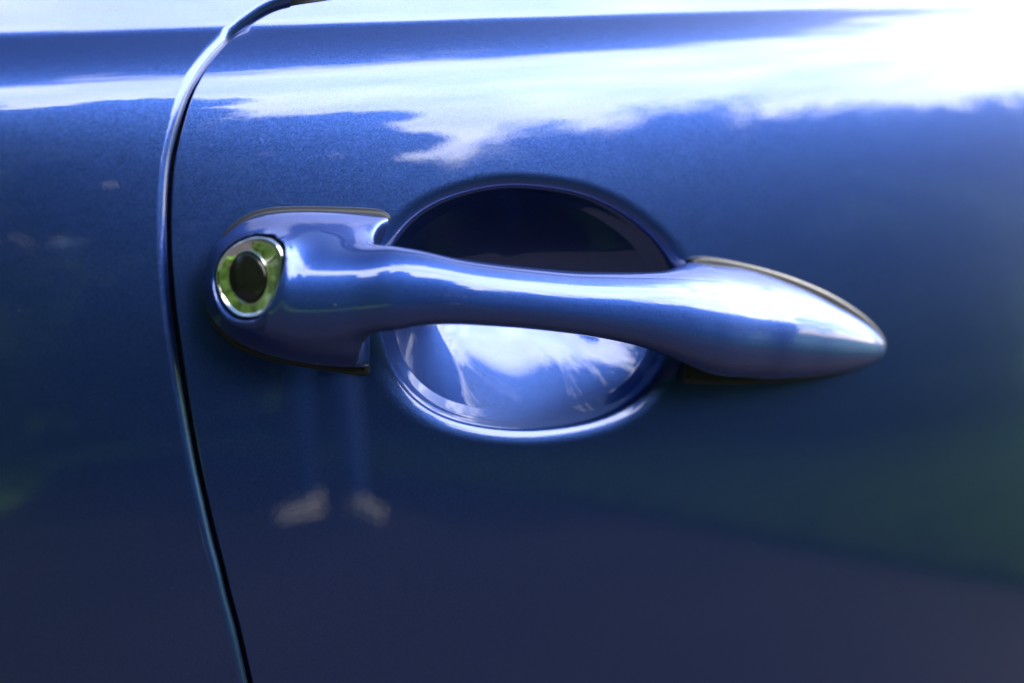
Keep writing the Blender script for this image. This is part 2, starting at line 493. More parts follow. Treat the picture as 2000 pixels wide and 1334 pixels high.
# dark weather strip inside the shut gap
sp = SEAM[(SEAM[:, 1] > ZB)]
P = np.stack([sp[:, 0], -body_f(sp[:, 0], sp[:, 1]), sp[:, 1]], 1); Nn = body_normal(sp[:, 0], sp[:, 1])
sweep('weather_strip', P - Nn * 0.0125, Nn, [(-0.012, -0.003), (0.012, -0.003), (0.012, 0.0), (0.003, 0.002), (-0.003, 0.002), (-0.012, 0.0)], BLACK, door)
# window seals and glass on the belt line
def window(xa, xb, zp0, parent, name, fall=0.0):
    x = np.linspace(xa, xb, 60); z = z_of(x, zp0 - fall * np.abs(x - xa))
    P = np.stack([x, -body_f(x, z), z], 1)
    N = body_normal(x, z)
    prof = [(0.004 * math.cos(a) , 0.0035 * math.sin(a)) for a in np.linspace(0, 2 * math.pi, 14, endpoint=False)]
    up = np.stack([np.cos(a) * 0 + v for a, v in zip(np.zeros(3), [np.zeros(60), -np.ones(60), np.zeros(60)])], 1)
    seal = sweep(name + '_seal', P + np.array([0, 0.0015, 0.003]), up, prof, BLACK, parent)
    lean = np.array([0, math.sin(R(27)), math.cos(R(27))])
    base = P + np.array([0, 0.004, 0.0])
    V, n = [], 12
    for k in range(n):
        V.append(base + lean * (0.36 * k / (n - 1)) + np.array([0, 0.03, 0]) * (k / (n - 1))**2)
    V = np.array(V)
    back = V + np.array([0, 0.0035, 0.0])
    F = np.vstack([grid_faces(n, 60), grid_faces(n, 60, flip=True, base=n * 60)])
    g = mesh_obj(name, np.vstack([V.reshape(-1, 3), back.reshape(-1, 3)]), F, GLASS, parent)
    return g
window(float(lp[0, 0]) + 0.012, -0.55, ZTOP_L + 0.0005, panel, 'quarter_window', 0.004)
window(float(ld[0, 0]) + 0.006, XR, ZTOP, door, 'door_window')

# body shell behind the skin: the rest of the car, which keeps the sky off the road beside it
def shell():
    secs = []
    for x in np.linspace(-2.0, 1.95, 34):
        y0 = 0.045 + min(x * x / 2.8, 0.075 + 0.05 * max(abs(x) - 0.46, 0)) + 0.25 * smoothstep(1.5, 2.0, abs(x))
        cab = smoothstep(-1.95, -1.35, x) * (1 - smoothstep(0.75, 1.30, x))
        belt = 0.98 - 0.20 * smoothstep(1.2, 1.95, x) - 0.10 * smoothstep(1.5, 2.0, -x)
        roof = belt + 0.47 * cab + 0.02
        lean = 0.24 * cab
        pts = [(y0 + 0.10, 0.24), (y0 + 0.02, 0.36), (y0, 0.62), (y0 + 0.012, 0.84), (y0 + 0.05, belt), (y0 + 0.06 + lean * 0.55, belt + (roof - belt) * 0.55), (y0 + 0.08 + lean * 0.92, belt + (roof - belt) * 0.9), (y0 + 0.20 + lean, roof)]
        full = pts + [(1.64 - y, z) for y, z in pts[::-1]]
        secs.append([(x, y, z) for y, z in full])
    V = np.array(secs); n, m = V.shape[:2]
    F = grid_faces(n, m).tolist()
    F += [list(range(m)), [(n - 1) * m + j for j in range(m)][::-1]]
    F += [[i * m, (i + 1) * m, (i + 1) * m + m - 1, i * m + m - 1] for i in range(n - 1)]
    return mesh_obj('body_shell', V.reshape(-1, 3), F, simple_mat('dark_blue_body', (0.012, 0.03, 0.10), 0.35), car)
shell()

# ------------------------------------------------------------------ the door handle (implicit solid, meshed with its exact normals)
def mm(v): return np.asarray(v, float) * 1e-3
def loft(st):
    """stations (px, y top, y bottom, depth the outline is seen at, centre w mm, half depth b mm) -> x, zc, a, wc, b functions"""
    xs, zc, a2, wc, b2 = [], [], [], [], []
    for px, yt, yb, ws, c, b in st:
        t, bt = on_body(px, yt, ws * 1e-3), on_body(px, yb, ws * 1e-3)
        m = on_body(px, (yt + yb) / 2, ws * 1e-3)
        xs.append(m[0]); zc.append((t[1] + bt[1]) / 2); a2.append(((t[1] - bt[1]) / 2)**2)
        wc.append(c * 1e-3); b2.append((b * 1e-3)**2)
    q = np.arange(xs[0] - 0.002, xs[-1] + 0.002, 5e-5)
    T = [spline(xs, zc)(q), np.maximum(pchip(xs, a2)(q), 4e-8), pchip(xs, wc)(q), np.maximum(pchip(xs, b2)(q), 4e-8)]
    ker = np.hanning(61); ker /= ker.sum()                       # 3 mm of smoothing irons the knots out
    T = [np.convolve(np.pad(t, 30, mode='edge'), ker, 'valid') for t in T]
    return q, T, xs[0], xs[-1]
BAR = loft([(520, 508, 640, 18, 13, 12), (600, 498, 646, 19, 17.5, 12), (680, 486, 646, 21, 22, 11.8), (740, 478, 642, 23, 25.5, 11), (800, 483, 633, 25, 27.5, 10.2), (900, 503, 630, 26, 29, 9.8), (1000, 516, 636, 26, 29.3, 9.7),
            (1100, 526, 647, 26, 29, 9.8), (1200, 529.5, 664, 25, 28, 10.2), (1280, 528, 687, 22, 26, 11.4), (1330, 520, 709, 15, 19.5, 16.5), (1375, 514, 726, 8, 9.5, 24.5), (1450, 523, 735, 5, 1, 29.5),
            (1540, 551, 734, 4, 0, 26), (1620, 590, 724, 3, 0, 20.5), (1680, 627, 708, 2, 0, 14.5), (1706, 650, 695, 2, 0, 9.5), (1718, 675, 675.5, 2, 0, 0.3)])
HEAD = loft([(404, 579, 580, 6, -2, 0.3), (409, 548, 612, 6, -2, 10), (421, 508, 640, 6, -2, 16.5), (445, 468, 664, 5, -2, 22), (480, 436, 684, 4, -2, 26.5), (530, 416, 700, 3, -2, 30), (600, 410, 711, 2, -2, 31),
             (660, 411, 717, 2, -2, 28.5), (710, 414, 721, 2, -2, 23), (770, 419, 726, 2, -2, 15)])
_cut = on_body_many([(764, 400), (757, 426), (741, 465), (728, 520), (721, 580), (717, 640), (716, 700), (718, 726), (722, 745)])
CUT = spline(_cut[::-1, 1], _cut[::-1, 0])
_cz = np.linspace(_cut[-1, 1], _cut[0, 1], 400); _cx = CUT(_cz)
def loft_f(L, x, z, w, p=2.0):
    q, T, x0, x1 = L
    zc, a2, wc, b2 = [np.interp(x, q, t) for t in T]
    if p == 2.0:
        dz, dw = z - zc, w - wc
        k0 = np.sqrt(dz * dz / a2 + dw * dw / b2)
        k1 = np.sqrt(dz * dz / (a2 * a2) + dw * dw / (b2 * b2)) + 1e-9
        d = k0 * (k0 - 1) / k1
    else:
        a, b = np.sqrt(a2), np.sqrt(b2)
        k0 = ((np.abs(z - zc) / a)**p + (np.abs(w - wc) / b)**p)**(1 / p) + 1e-9
        d = (k0 - 1) * np.minimum(a, b)
    return np.where(x > x1, np.maximum(d, x - x1), np.where(x < x0, np.maximum(d, x0 - x), d))
POCKET = BOSS = None
def handle_f(x, z, w):
    hd = loft_f(HEAD, x, z, w, 2.25)
    hd = smax(hd, x - np.interp(z, _cz, _cx) + 0.0085 * (1 - np.exp(-np.maximum(w - 0.0035, 0) / 0.007)), 0.0028)
    br = loft_f(BAR, x, z, w, 2.45)
    F = smin(hd, br, 0.009)
    if POCKET is not None:
        F = smin(F, BOSS(x, z, w), 0.007)
        F = smax(F, -POCKET(x, z, w), 0.0022)
    return F
def to_w(p):
    return -p[..., 1] - body_f(p[..., 0], p[..., 2])
def handle_world(p):
    return handle_f(p[..., 0], p[..., 2], to_w(p))
def gradient(fn, p, h=2e-4):
    g = np.zeros_like(p)
    for k in range(3):
        e = np.zeros(3); e[k] = h
        g[..., k] = (fn(p + e) - fn(p - e)) / (2 * h)
    return g
def hit_handle(px, py):
    d = ray(px, py)
    t = np.linspace(0.3, 0.6, 6001)
    v = handle_world(CAM_POS + d * t[:, None])
    i = int(np.argmax(v < 0))
    return CAM_POS + d * t[i]

# lock: its seat on the head of the handle
LOCK_PX = [(423, 542), (426, 521), (436, 500), (451, 484.5), (472, 471.5), (493, 464), (514, 463), (532, 469), (545.5, 480.5), (552, 497), (552, 518), (547.7, 545), (539.5, 575), (527.5, 599),
           (511, 615.5), (490, 620.7), (469, 618.5), (451, 606.5), (436, 587), (427, 564.5)]
_hits = np.array([hit_handle(*p) for p in LOCK_PX])
lock_c = _hits.mean(0)
lock_n = np.linalg.svd(_hits - lock_c)[2][2]
lock_n = lock_n if lock_n[1] < 0 else -lock_n
lock_n = np.array([lock_n[0], lock_n[1], 0.0]); lock_n /= np.linalg.norm(lock_n)
lock_n = lock_n * math.cos(R(9)) + np.array([0, 0, math.sin(R(9))])
LOCK_LEAN = R(0.0)              # the dish looks more level than the head it sits on
lock_u = np.cross([0, 0, 1.0], lock_n); lock_u /= np.linalg.norm(lock_u); lock_u = -lock_u if lock_u[0] < 0 else lock_u
lock_v = np.cross(lock_u, lock_n); lock_v = -lock_v if lock_v[2] < 0 else lock_v
def on_lock_plane(px, py):
    d = ray(px, py)
    t = np.dot(lock_c - CAM_POS, lock_n) / np.dot(d, lock_n)
    q = CAM_POS + d * t - lock_c
    return np.array([q @ lock_u, q @ lock_v])
_lp = curve([on_lock_plane(*p) for p in LOCK_PX], 360, True)
_la, _lr = np.arctan2(_lp[:, 1], _lp[:, 0]), np.hypot(_lp[:, 0], _lp[:, 1])
_lo = np.argsort(_la)
LT = np.linspace(-math.pi, math.pi, 160, endpoint=False)
LR = np.interp(LT, _la[_lo], _lr[_lo], period=2 * math.pi)
_F = np.fft.rfft(LR); _F[12:] = 0; LR = np.fft.irfft(_F, 160)
_ltp, _lrp = np.r_[LT, math.pi], np.r_[LR, LR[0]]
def lock_pocket(x, z, w):
    p = np.stack([x, -(w + body_f(x, z)), z], -1) - lock_c
    u, v, h = p @ lock_u, p @ lock_v, p @ lock_n
    r = np.hypot(u, v)
    d = r - np.interp(np.arctan2(v, u), _ltp, _lrp) - 0.0006
    return np.maximum(d, -(h + 0.0042))
def lock_boss(x, z, w):
    """the head swells into a low collar round the lock"""
    p = np.stack([x, -(w + body_f(x, z)), z], -1) - lock_c
    u, v, h = p @ lock_u, p @ lock_v, p @ lock_n
    d = np.hypot(u, v) - np.interp(np.arctan2(v, u), _ltp, _lrp) - 0.0012
    return smax(smax(d, h - 0.0001, 0.0012), -(h + 0.012), 0.001)
POCKET, BOSS = lock_pocket, lock_boss

def surface_nets(fn, lo, hi, step):
    ax = [np.arange(a, b, step) for a, b in zip(lo, hi)]
    G = np.meshgrid(*ax, indexing='ij')
    F = fn(*G)
    S = F < 0
    sh = np.array(F.shape) - 1
    acc = np.zeros((*sh, 3)); cnt = np.zeros(sh)
    corner = lambda A, c: A[c[0]:c[0] + sh[0], c[1]:c[1] + sh[1], c[2]:c[2] + sh[2]]
    cs = [(i, j, k) for i in (0, 1) for j in (0, 1) for k in (0, 1)]
    for a in cs:
        for k in range(3):
            if a[k]:
                continue
            b = list(a); b[k] = 1
            fa, fb = corner(F, a), corner(F, b)
            m = (fa < 0) != (fb < 0)
            t = np.where(m, fa / np.where(fa == fb, 1, fa - fb), 0)
            for q in range(3):
                acc[..., q] += np.where(m, a[q] + (t if q == k else 0), 0)
            cnt += m
    act = cnt > 0
    idx = -np.ones(sh, int); idx[act] = np.arange(act.sum())
    ijk = np.argwhere(act)
    V = (ijk + acc[act] / cnt[act][:, None]) * step + np.array(lo)
    faces = []
    for k in range(3):
        sl0 = [slice(None)] * 3; sl1 = [slice(None)] * 3
        sl0[k] = slice(0, -1); sl1[k] = slice(1, None)
        m = S[tuple(sl0)] != S[tuple(sl1)]
        e = np.argwhere(m)
        u, v = [(1, 2), (2, 0), (0, 1)][k]
        ok = (e[:, u] > 0) & (e[:, v] > 0) & (e[:, u] < sh[u]) & (e[:, v] < sh[v])
        e = e[ok]
        def cell(du, dv):
            c = e.copy(); c[:, u] -= du; c[:, v] -= dv
            return idx[c[:, 0], c[:, 1], c[:, 2]]
        q = np.stack([cell(1, 1), cell(0, 1), cell(0, 0), cell(1, 0)], 1)
        inside = S[e[:, 0], e[:, 1], e[:, 2]]
        q[~inside] = q[~inside][:, ::-1]
        faces.append(q[(q >= 0).all(1)])
    return V, np.vstack(faces)
x0, x1 = HEAD[2] - 0.004, BAR[3] + 0.004
zz = [v for v in (HZ - 0.045, HZ + 0.060)]
Vl, Fl = surface_nets(lambda x, z, w: np.maximum(handle_f(x, z, w), -w - 0.0015), (x0, zz[0], -0.003), (x1, zz[1], 0.046), 0.00085)
P = np.stack([Vl[:, 0], -(Vl[:, 2] + body_f(Vl[:, 0], Vl[:, 1])), Vl[:, 1]], 1)
base_v = Vl[:, 2] < -0.0011
for _ in range(5):
    g = gradient(handle_world, P, 1.5e-4)
    s = handle_world(P) / np.maximum((g * g).sum(1), 0.05)
    s = np.clip(s, -4e-4, 4e-4); s[base_v] = 0
    P = P - g * s[:, None]
g = gradient(handle_world, P, 2.5e-4)
Nn = g / np.maximum(np.linalg.norm(g, axis=1, keepdims=True), 1e-9)
Nn[base_v] = (0, 1, 0)
# (x, z, w) is left-handed against world (x, -w, z): check the winding once
f0 = Fl[len(Fl) // 2]
hand = empty('door_handle', (0, 0, 0)); hand.parent = car
fn_ = np.cross(P[Fl[:, 1]] - P[Fl[:, 0]], P[Fl[:, 2]] - P[Fl[:, 0]])
if (fn_ * Nn[Fl[:, 0]]).sum() < 0:
    Fl = Fl[:, ::-1]
mesh_obj('grip', P, Fl, HANDLE_PAINT_LIT, hand, Nn)

# rubber gaskets between handle and door
def gasket(px_outline, name, h=0.0026):
    pl = curve(on_body_many(px_outline, 0.0012), 300, True)
    c = pl.mean(0)
    t = np.roll(pl, -1, 0) - np.roll(pl, 1, 0); t /= np.linalg.norm(t, axis=1, keepdims=True)
    nn = np.stack([t[:, 1], -t[:, 0]], 1)
    if ((pl - c) * nn).sum() < 0:
        nn = -nn
    rings = [(0.0, -0.004), (0.0, h * 0.45), (-0.0002, h * 0.72), (-0.0007, h * 0.93), (-0.0014, h), (-0.0032, h)]
    V = []
    for off, w in rings:
        q = pl + nn * off
        V.append(np.stack([q[:, 0], -(body_f(q[:, 0], q[:, 1]) + w), q[:, 1]], 1))
    V = np.array(V); m = len(pl); F = []
    for i in range(len(rings) - 1):
        for j in range(m):
            k = (j + 1) % m
            F.append((i * m + j, i * m + k, (i + 1) * m + k, (i + 1) * m + j))
    F.append(tuple((len(rings) - 1) * m + j for j in range(m)))
    return mesh_obj(name, V.reshape(-1, 3), F, RUBBER, hand)
gasket([(763, 428), (752, 413), (722, 407), (640, 404), (560, 404), (515, 409), (478, 423), (446, 449), (418, 492), (404, 545), (402, 590), (412, 628), (434, 658), (470, 685), (530, 705), (600, 719), (660, 728), (702, 734), (719, 731), (723, 718), (714, 670),
        (717, 600), (731, 510), (748, 458)], 'gasket')
gasket([(1347, 512), (1356, 503), (1376, 501), (1420, 507), (1490, 523), (1560, 546), (1630, 578), (1690, 618), (1724, 656), (1727, 684), (1700, 711), (1650, 729), (1580, 742), (1490, 749), (1400, 751), (1345, 748), (1330, 738), (1345, 690), (1356, 610), (1352, 545)], 'gasket')

# chrome lock surround and black cap
def lock_ring(profile, name, mat, closed_center=False, shape=None, center=(0, 0)):
    rr = LR if shape is None else shape
    V, n = [], len(LT)
    for off, h, blend in profile:
        r = rr + off if blend is None else blend
        r = np.broadcast_to(r, (n,))
        V.append(lock_c + np.outer(center[0] + r * np.cos(LT), lock_u) + np.outer(center[1] + r * np.sin(LT), lock_v) + np.outer(np.broadcast_to(h, (n,)), lock_n))
    V = np.array(V); F = []
    for i in range(len(profile) - 1):
        for j in range(n):
            k = (j + 1) % n
            F.append((i * n + j, i * n + k, (i + 1) * n + k, (i + 1) * n + j))
    V = V.reshape(-1, 3)
    if closed_center:
        F.append(tuple((len(profile) - 1) * n + j for j in range(n)))
    return mesh_obj(name, V, F, mat, hand)
cap_c = on_lock_plane(483, 541.5)
cap_edge = [on_lock_plane(483 + 40.5 * math.cos(a) + 3.0 * math.sin(a), 541.5 + 54 * math.sin(a)) - cap_c for a in np.linspace(0, 2 * math.pi, 240, endpoint=False)]
cap_edge = np.array(cap_edge)
ca = np.arctan2(cap_edge[:, 1], cap_edge[:, 0]); o_ = np.argsort(ca)
CR = np.interp(LT, ca[o_], np.hypot(cap_edge[:, 0], cap_edge[:, 1])[o_], period=2 * math.pi)
# radius of the cap's edge measured from the lock centre
ce = cap_edge + cap_c
cb = np.arctan2(ce[:, 1], ce[:, 0]); ob = np.argsort(cb)
CRL = np.interp(LT, cb[ob], np.hypot(ce[:, 0], ce[:, 1])[ob], period=2 * math.pi)
prof = [(0.0001, -0.0045, None), (0.0001, -0.0004, None), (0.0, 0.0002, None), (-0.0002, 0.0006, None), (-0.0005, 0.0007, None), (-0.0008, 0.0005, None), (-0.0010, 0.0001, None)]
inner = LR - 0.0010
for t in np.linspace(0.12, 1, 12):
    r_t = inner + (CRL - 0.0002 - inner) * t
    prof.append((0, 0.0001 - 0.0005 * t + t * math.tan(LOCK_LEAN) * r_t * np.sin(LT), r_t))
prof.append((0, -0.0001, CRL - 0.00028))
prof.append((0, -0.0045, CRL - 0.0003))
lock_ring(prof, 'lock_surround', CHROME)
dome = [(0, -0.0040, CR - 0.0003), (0, -0.0010, CR - 0.0003), (0, -0.0005, CR - 0.0005), (0, -0.0002, CR - 0.0009)]
for t in np.linspace(0.86, 0.02, 14):
    dome.append((0, -0.0001 + 0.0013 * (1 - t * t), CR * t))
lock_ring(dome, 'lock_cap', LOCK, True, CR, cap_c)

# ------------------------------------------------------------------ the surroundings the paint reflects
def asphalt_material():
    m, n, l, b = mat_nodes('asphalt')
    geo = n.new('ShaderNodeNewGeometry')
    a = n.new('ShaderNodeTexNoise'); a.inputs['Scale'].default_value = 60; a.inputs['Detail'].default_value = 6; l.new(geo.outputs['Position'], a.inputs['Vector'])
    c = n.new('ShaderNodeTexNoise'); c.inputs['Scale'].default_value = 0.7; c.inputs['Detail'].default_value = 4; l.new(geo.outputs['Position'], c.inputs['Vector'])
    mx = n.new('ShaderNodeMath'); mx.operation = 'ADD'; l.new(a.outputs['Fac'], mx.inputs[0]); l.new(c.outputs['Fac'], mx.inputs[1])
    r = n.new('ShaderNodeMapRange'); l.new(mx.outputs[0], r.inputs['Value']); r.inputs['From Min'].default_value = 0.6; r.inputs['From Max'].default_value = 1.4
    mix = n.new('ShaderNodeMix'); mix.data_type = 'RGBA'; l.new(r.outputs[0], mix.inputs['Factor'])
    mix.inputs['A'].default_value = (0.050, 0.044, 0.045, 1); mix.inputs['B'].default_value = (0.082, 0.073, 0.074, 1)
    l.new(mix.outputs['Result'], b.inputs['Base Color']); b.inputs['Roughness'].default_value = 0.9; b.inputs['Specular IOR Level'].default_value = 0.0
    bp = n.new('ShaderNodeBump'); bp.inputs['Strength'].default_value = 0.5; bp.inputs['Distance'].default_value = 0.01; l.new(a.outputs['Fac'], bp.inputs['Height']); l.new(bp.outputs[0], b.inputs['Normal'])
    return m
def green_material(name, c1, c2, scale, transl=0.0):
    m, n, l, b = mat_nodes(name)
    geo = n.new('ShaderNodeNewGeometry')
    a = n.new('ShaderNodeTexNoise'); a.inputs['Scale'].default_value = scale; a.inputs['Detail'].default_value = 5; l.new(geo.outputs['Position'], a.inputs['Vector'])
    r = n.new('ShaderNodeMapRange'); l.new(a.outputs['Fac'], r.inputs['Value']); r.inputs['From Min'].default_value = 0.3; r.inputs['From Max'].default_value = 0.7
    mix = n.new('ShaderNodeMix'); mix.data_type = 'RGBA'; l.new(r.outputs[0], mix.inputs['Factor'])
    mix.inputs['A'].default_value = (*c1, 1); mix.inputs['B'].default_value = (*c2, 1)
    l.new(mix.outputs['Result'], b.inputs['Base Color']); b.inputs['Roughness'].default_value = 0.7; b.inputs['Specular IOR Level'].default_value = 0.0 if not transl else 0.3
    if transl:
        t = n.new('ShaderNodeBsdfTranslucent'); l.new(mix.outputs['Result'], t.inputs['Color'])
        ms = n.new('ShaderNodeMixShader'); ms.inputs['Fac'].default_value = transl
        l.new(b.outputs[0], ms.inputs[1]); l.new(t.outputs[0], ms.inputs[2])
        l.new(ms.outputs[0], n['Material Output'].inputs['Surface'])
    return m
ASPHALT = asphalt_material()
GRASS = green_material('grass', (0.09, 0.19, 0.025), (0.16, 0.29, 0.05), 6.0)
BLADES = green_material('grass_blades', (0.08, 0.17, 0.025), (0.15, 0.26, 0.045), 3.0, 0.3)
LEAF = [green_material('leaves_dark', (0.035, 0.075, 0.014), (0.075, 0.135, 0.028), 2.0, 0.3), green_material('leaves_mid', (0.05, 0.11, 0.018), (0.10, 0.19, 0.035), 2.5, 0.35)]
BARK = simple_mat('bark', (0.09, 0.07, 0.055), 0.9)

road = mesh_obj('road', [(-60, -60, 0), (60, -60, 0), (60, 60, 0), (-60, 60, 0)], [(0, 1, 2, 3)], ASPHALT, smooth=False)
tag(road, kind='structure')
# lawn beyond the tarmac, its edge running out from the car on the right and closing round the far end
EDGE = [(2.45, 30), (2.42, 5), (2.37, -0.2), (2.36, -0.95), (2.36, -1.65), (2.34, -2.2), (2.32, -2.85), (2.28, -3.5), (2.19, -4.3), (1.88, -5.8), (1.56, -7.9), (1.12, -9.2), (0.50, -9.7), (0.08, -9.1), (-0.12, -7.9), (-0.42, -6.2), (-0.85, -4.6),
        (-1.6, -3.3), (-3.2, -2.5), (-6, -2.2), (-30, -2.0)]
ed = curve(EDGE, 260)
out_ = np.array([[p[0] * 1.0 + (58 - abs(p[0])) * (1 if i < 120 else -1) * (0.0), p[1]] for i, p in enumerate(ed)])
verts = [(p[0], p[1], 0.0) for p in ed] + [(p[0], p[1], 0.035) for p in ed]
# outer ring of the lawn: pushed away from the tarmac
cen = np.array([0.6, -2.0])
for s in (1.6, 5.0, 9.0):
    for p in ed:
        d = p - cen; d = d / np.linalg.norm(d)
        q = p + d * (s * 4)
        verts.append((q[0], q[1], 0.035 + 0.02 * s))
nE = len(ed)
F = []
for r_ in range(4):
    for i in range(nE - 1):
        F.append((r_ * nE + i, r_ * nE + i + 1, (r_ + 1) * nE + i + 1, (r_ + 1) * nE + i))
lawn = mesh_obj('lawn', verts, F, GRASS)
tag(lawn, kind='structure')
rng = np.random.default_rng(4)
def leaf_mesh(name, centers, size, mat, parent, up_bias=0.4, seed=0, length=1.7):
    g = np.random.default_rng(seed)
    n = len(centers)
    d = g.normal(size=(n, 3)); d[:, 2] += up_bias; d /= np.linalg.norm(d, axis=1, keepdims=True)
    s = np.cross(d, g.normal(size=(n, 3))); s /= np.linalg.norm(s, axis=1, keepdims=True)
    L = size * g.uniform(0.6, 1.35, (n, 1)); W = L / length * 0.5
    V = np.stack([centers - d * L / 2, centers + s * W, centers + d * L / 2, centers - s * W], 1).reshape(-1, 3)
    i = np.arange(n)[:, None] * 4
    return mesh_obj(name, V, i + np.array([[0, 1, 2, 3]]), mat, parent, smooth=False)
def tube(name, paths, mat, parent):
    V, F = [], []
    for pts, radii in paths:
        pts = np.asarray(pts, float); b = len(V) ; k = 7
        t = np.gradient(pts, axis=0); t /= np.linalg.norm(t, axis=1, keepdims=True)
        for p, d, r in zip(pts, t, radii):
            a = np.cross(d, [0.3, 0.9, 0.1]); a /= np.linalg.norm(a); c = np.cross(d, a)
            for j in range(k):
                V.append(p + r * (a * math.cos(2 * math.pi * j / k) + c * math.sin(2 * math.pi * j / k)))
        for i in range(len(pts) - 1):
            for j in range(k):
                F.append((b + i * k + j, b + i * k + (j + 1) % k, b + (i + 1) * k + (j + 1) % k, b + (i + 1) * k + j))
    return mesh_obj(name, V, F, mat, parent)
# grass blades in the stretch near the tarmac
gp = []
while len(gp) < 26000:
    i = rng.integers(20, nE - 20); d = ed[i] - cen; d /= np.linalg.norm(d)
    q = ed[i] + d * rng.random()**2 * 4.0
    gp.append((q[0], q[1], 0.055 + rng.random() * 0.02))
g_ = leaf_mesh('grass', np.array(gp), 0.075, BLADES, None, 1.6, 5, 6.0)
tag(g_, kind='stuff', label='short green grass along the edge of the tarmac')

def tree(x, y, h, crown_r, crown_lo, seed, label, leaf=0.13, n=9000, dark=0):
    g = np.random.default_rng(seed)
    t = empty('tree', (x, y, 0))
    tag(t, label, 'tree', 'trees beyond the tarmac')
    tp = np.array([[0, 0, 0], [0.04, 0.02, h * 0.2], [-0.03, 0.05, h * 0.45], [0.02, 0, h * 0.8]])
    paths = [(curve(tp, 10), np.linspace(0.03 * h, 0.008 * h, 10))]
    clumps = []
    nl = 20
    for i in range(nl):
        z0 = h * (0.22 + 0.5 * i / nl); a = i * 2.4 + g.random()
        zc_ = crown_lo + (h - crown_lo) * (0.06 + 0.9 * (i + g.random()) / nl)
        f = (zc_ - crown_lo) / (h - crown_lo)
        rr = crown_r * math.sqrt(max(0.08, 1 - (2 * f - 0.85)**2 * 0.75)) * g.uniform(0.45, 0.95)
        e = np.array([rr * math.cos(a), rr * math.sin(a), zc_])
        s = np.array([0, 0, min(z0, zc_)])
        mid = (s + e) / 2 + np.array([0, 0, 0.1 * h * g.random()])
        paths.append((curve([s, mid, e], 6), np.linspace(0.011 * h, 0.003 * h, 6)))
        for q in range(4):
            clumps.append((e * (1, 1, 1) + g.normal(size=3) * crown_r * 0.20 * (1, 1, 0.7) - (e - s) * 0.28 * g.random(), crown_r * g.uniform(0.30, 0.46)))
    tube('trunk', paths, BARK, t)
    per = n // len(clumps)
    pts = np.vstack([c + (lambda v: v / np.linalg.norm(v, axis=1, keepdims=True) * g.random((per, 1))**0.5)(g.normal(size=(per, 3))) * r * np.array([1, 1, 0.75]) for c, r in clumps])
    leaf_mesh('crown', pts, leaf, LEAF[dark], t, 0.2, seed)
    return t
def shrub(x, y, h, r, seed, label, n=9000, flowers=None):
    g = np.random.default_rng(seed)
    t = empty('shrub', (x, y, 0))
    tag(t, label, 'shrub', 'shrubs along the lawn')
    paths = []
    for i in range(7):
        a = g.random() * 6.28; e = np.array([r * 0.6 * math.cos(a), r * 0.6 * math.sin(a), h * g.uniform(0.6, 0.9)])
        paths.append((curve([[0, 0, 0], e * (0.3, 0.3, 0.5), e], 6), np.linspace(0.02, 0.006, 6)))
    tube('stem', paths, BARK, t)
    v = g.normal(size=(n, 3)); v /= np.linalg.norm(v, axis=1, keepdims=True)
    k = 1 + 0.16 * np.sin(v[:, :1] * 7 + seed) + 0.13 * np.sin(v[:, 2:] * 9 + v[:, 1:2] * 5)
    pts = v * (0.45 + 0.55 * g.random((n, 1))**0.5) * k * np.array([r, r, h * 0.52]) + np.array([0, 0, h * 0.52])
    low = v[:, 2] < 0                               # full skirt down to the ground
    pts[low, :2] /= np.maximum(np.sqrt(1 - v[low, 2:]**2), 0.35)
    pts[:, 2] = np.maximum(pts[:, 2], 0.04)
    leaf_mesh('foliage', pts, 0.13, LEAF[seed % 2], t, 0.5, seed)
    if flowers is not None:
        q = pts[np.linalg.norm(pts[:, :2], axis=1) > r * 0.6][:160]
        leaf_mesh('blossom', q * 1.03, 0.09, flowers, t, 0.5, seed + 1, 1.0)
    return t
PINK = simple_mat('pink_petals', (0.55, 0.06, 0.12), 0.6)
def polar(az, dist):
    return dist * math.sin(R(az)), -dist * math.cos(R(az))
TREES = [(-84, 11, 7.5, 2.6), (-67, 11, 8.0, 2.6), (-51, 11.5, 8.0, 2.6), (-35, 12, 9.0, 2.7), (-19, 12, 10.0, 2.8), (-5, 12, 13.4, 3.0), (7, 12.5, 13.8, 2.4), (17.5, 13.5, 9.0, 1.9), (25, 15.5, 5.0, 2.0), (32, 14.5, 6.0, 2.4), (42, 13.5, 5.7, 2.4), (52, 13.5, 4.0, 2.3), (64, 13.0, 3.0, 2.2)]
NAMES = ['tree at the far left end of the row', 'second tree from the left end of the row', 'third tree from the left end of the row', 'fourth tree from the left end of the row', 'fifth tree from the left end of the row', 'wide tall tree, sixth from the left end of the row',
         'tallest tree in the row, seventh from the left', 'slim tree just left of the low gap in the row', 'small low tree standing in the gap of the row', 'tree just right of the low gap in the row', 'round tree second to the right of the gap', 'round tree third to the right of the gap', 'low tree at the far right end of the row']
for i, ((az, d, h, r), nm) in enumerate(zip(TREES, NAMES)):
    x, y = polar(az, d)
    tree(x, y, h, r, min(1.2, 0.25 * h), 20 + i, 'green leafy ' + nm, n=36000 if 3 < i < 8 else 24000 if i < 8 else 15000, leaf=0.24 if i < 8 else 0.19, dark=i % 2)
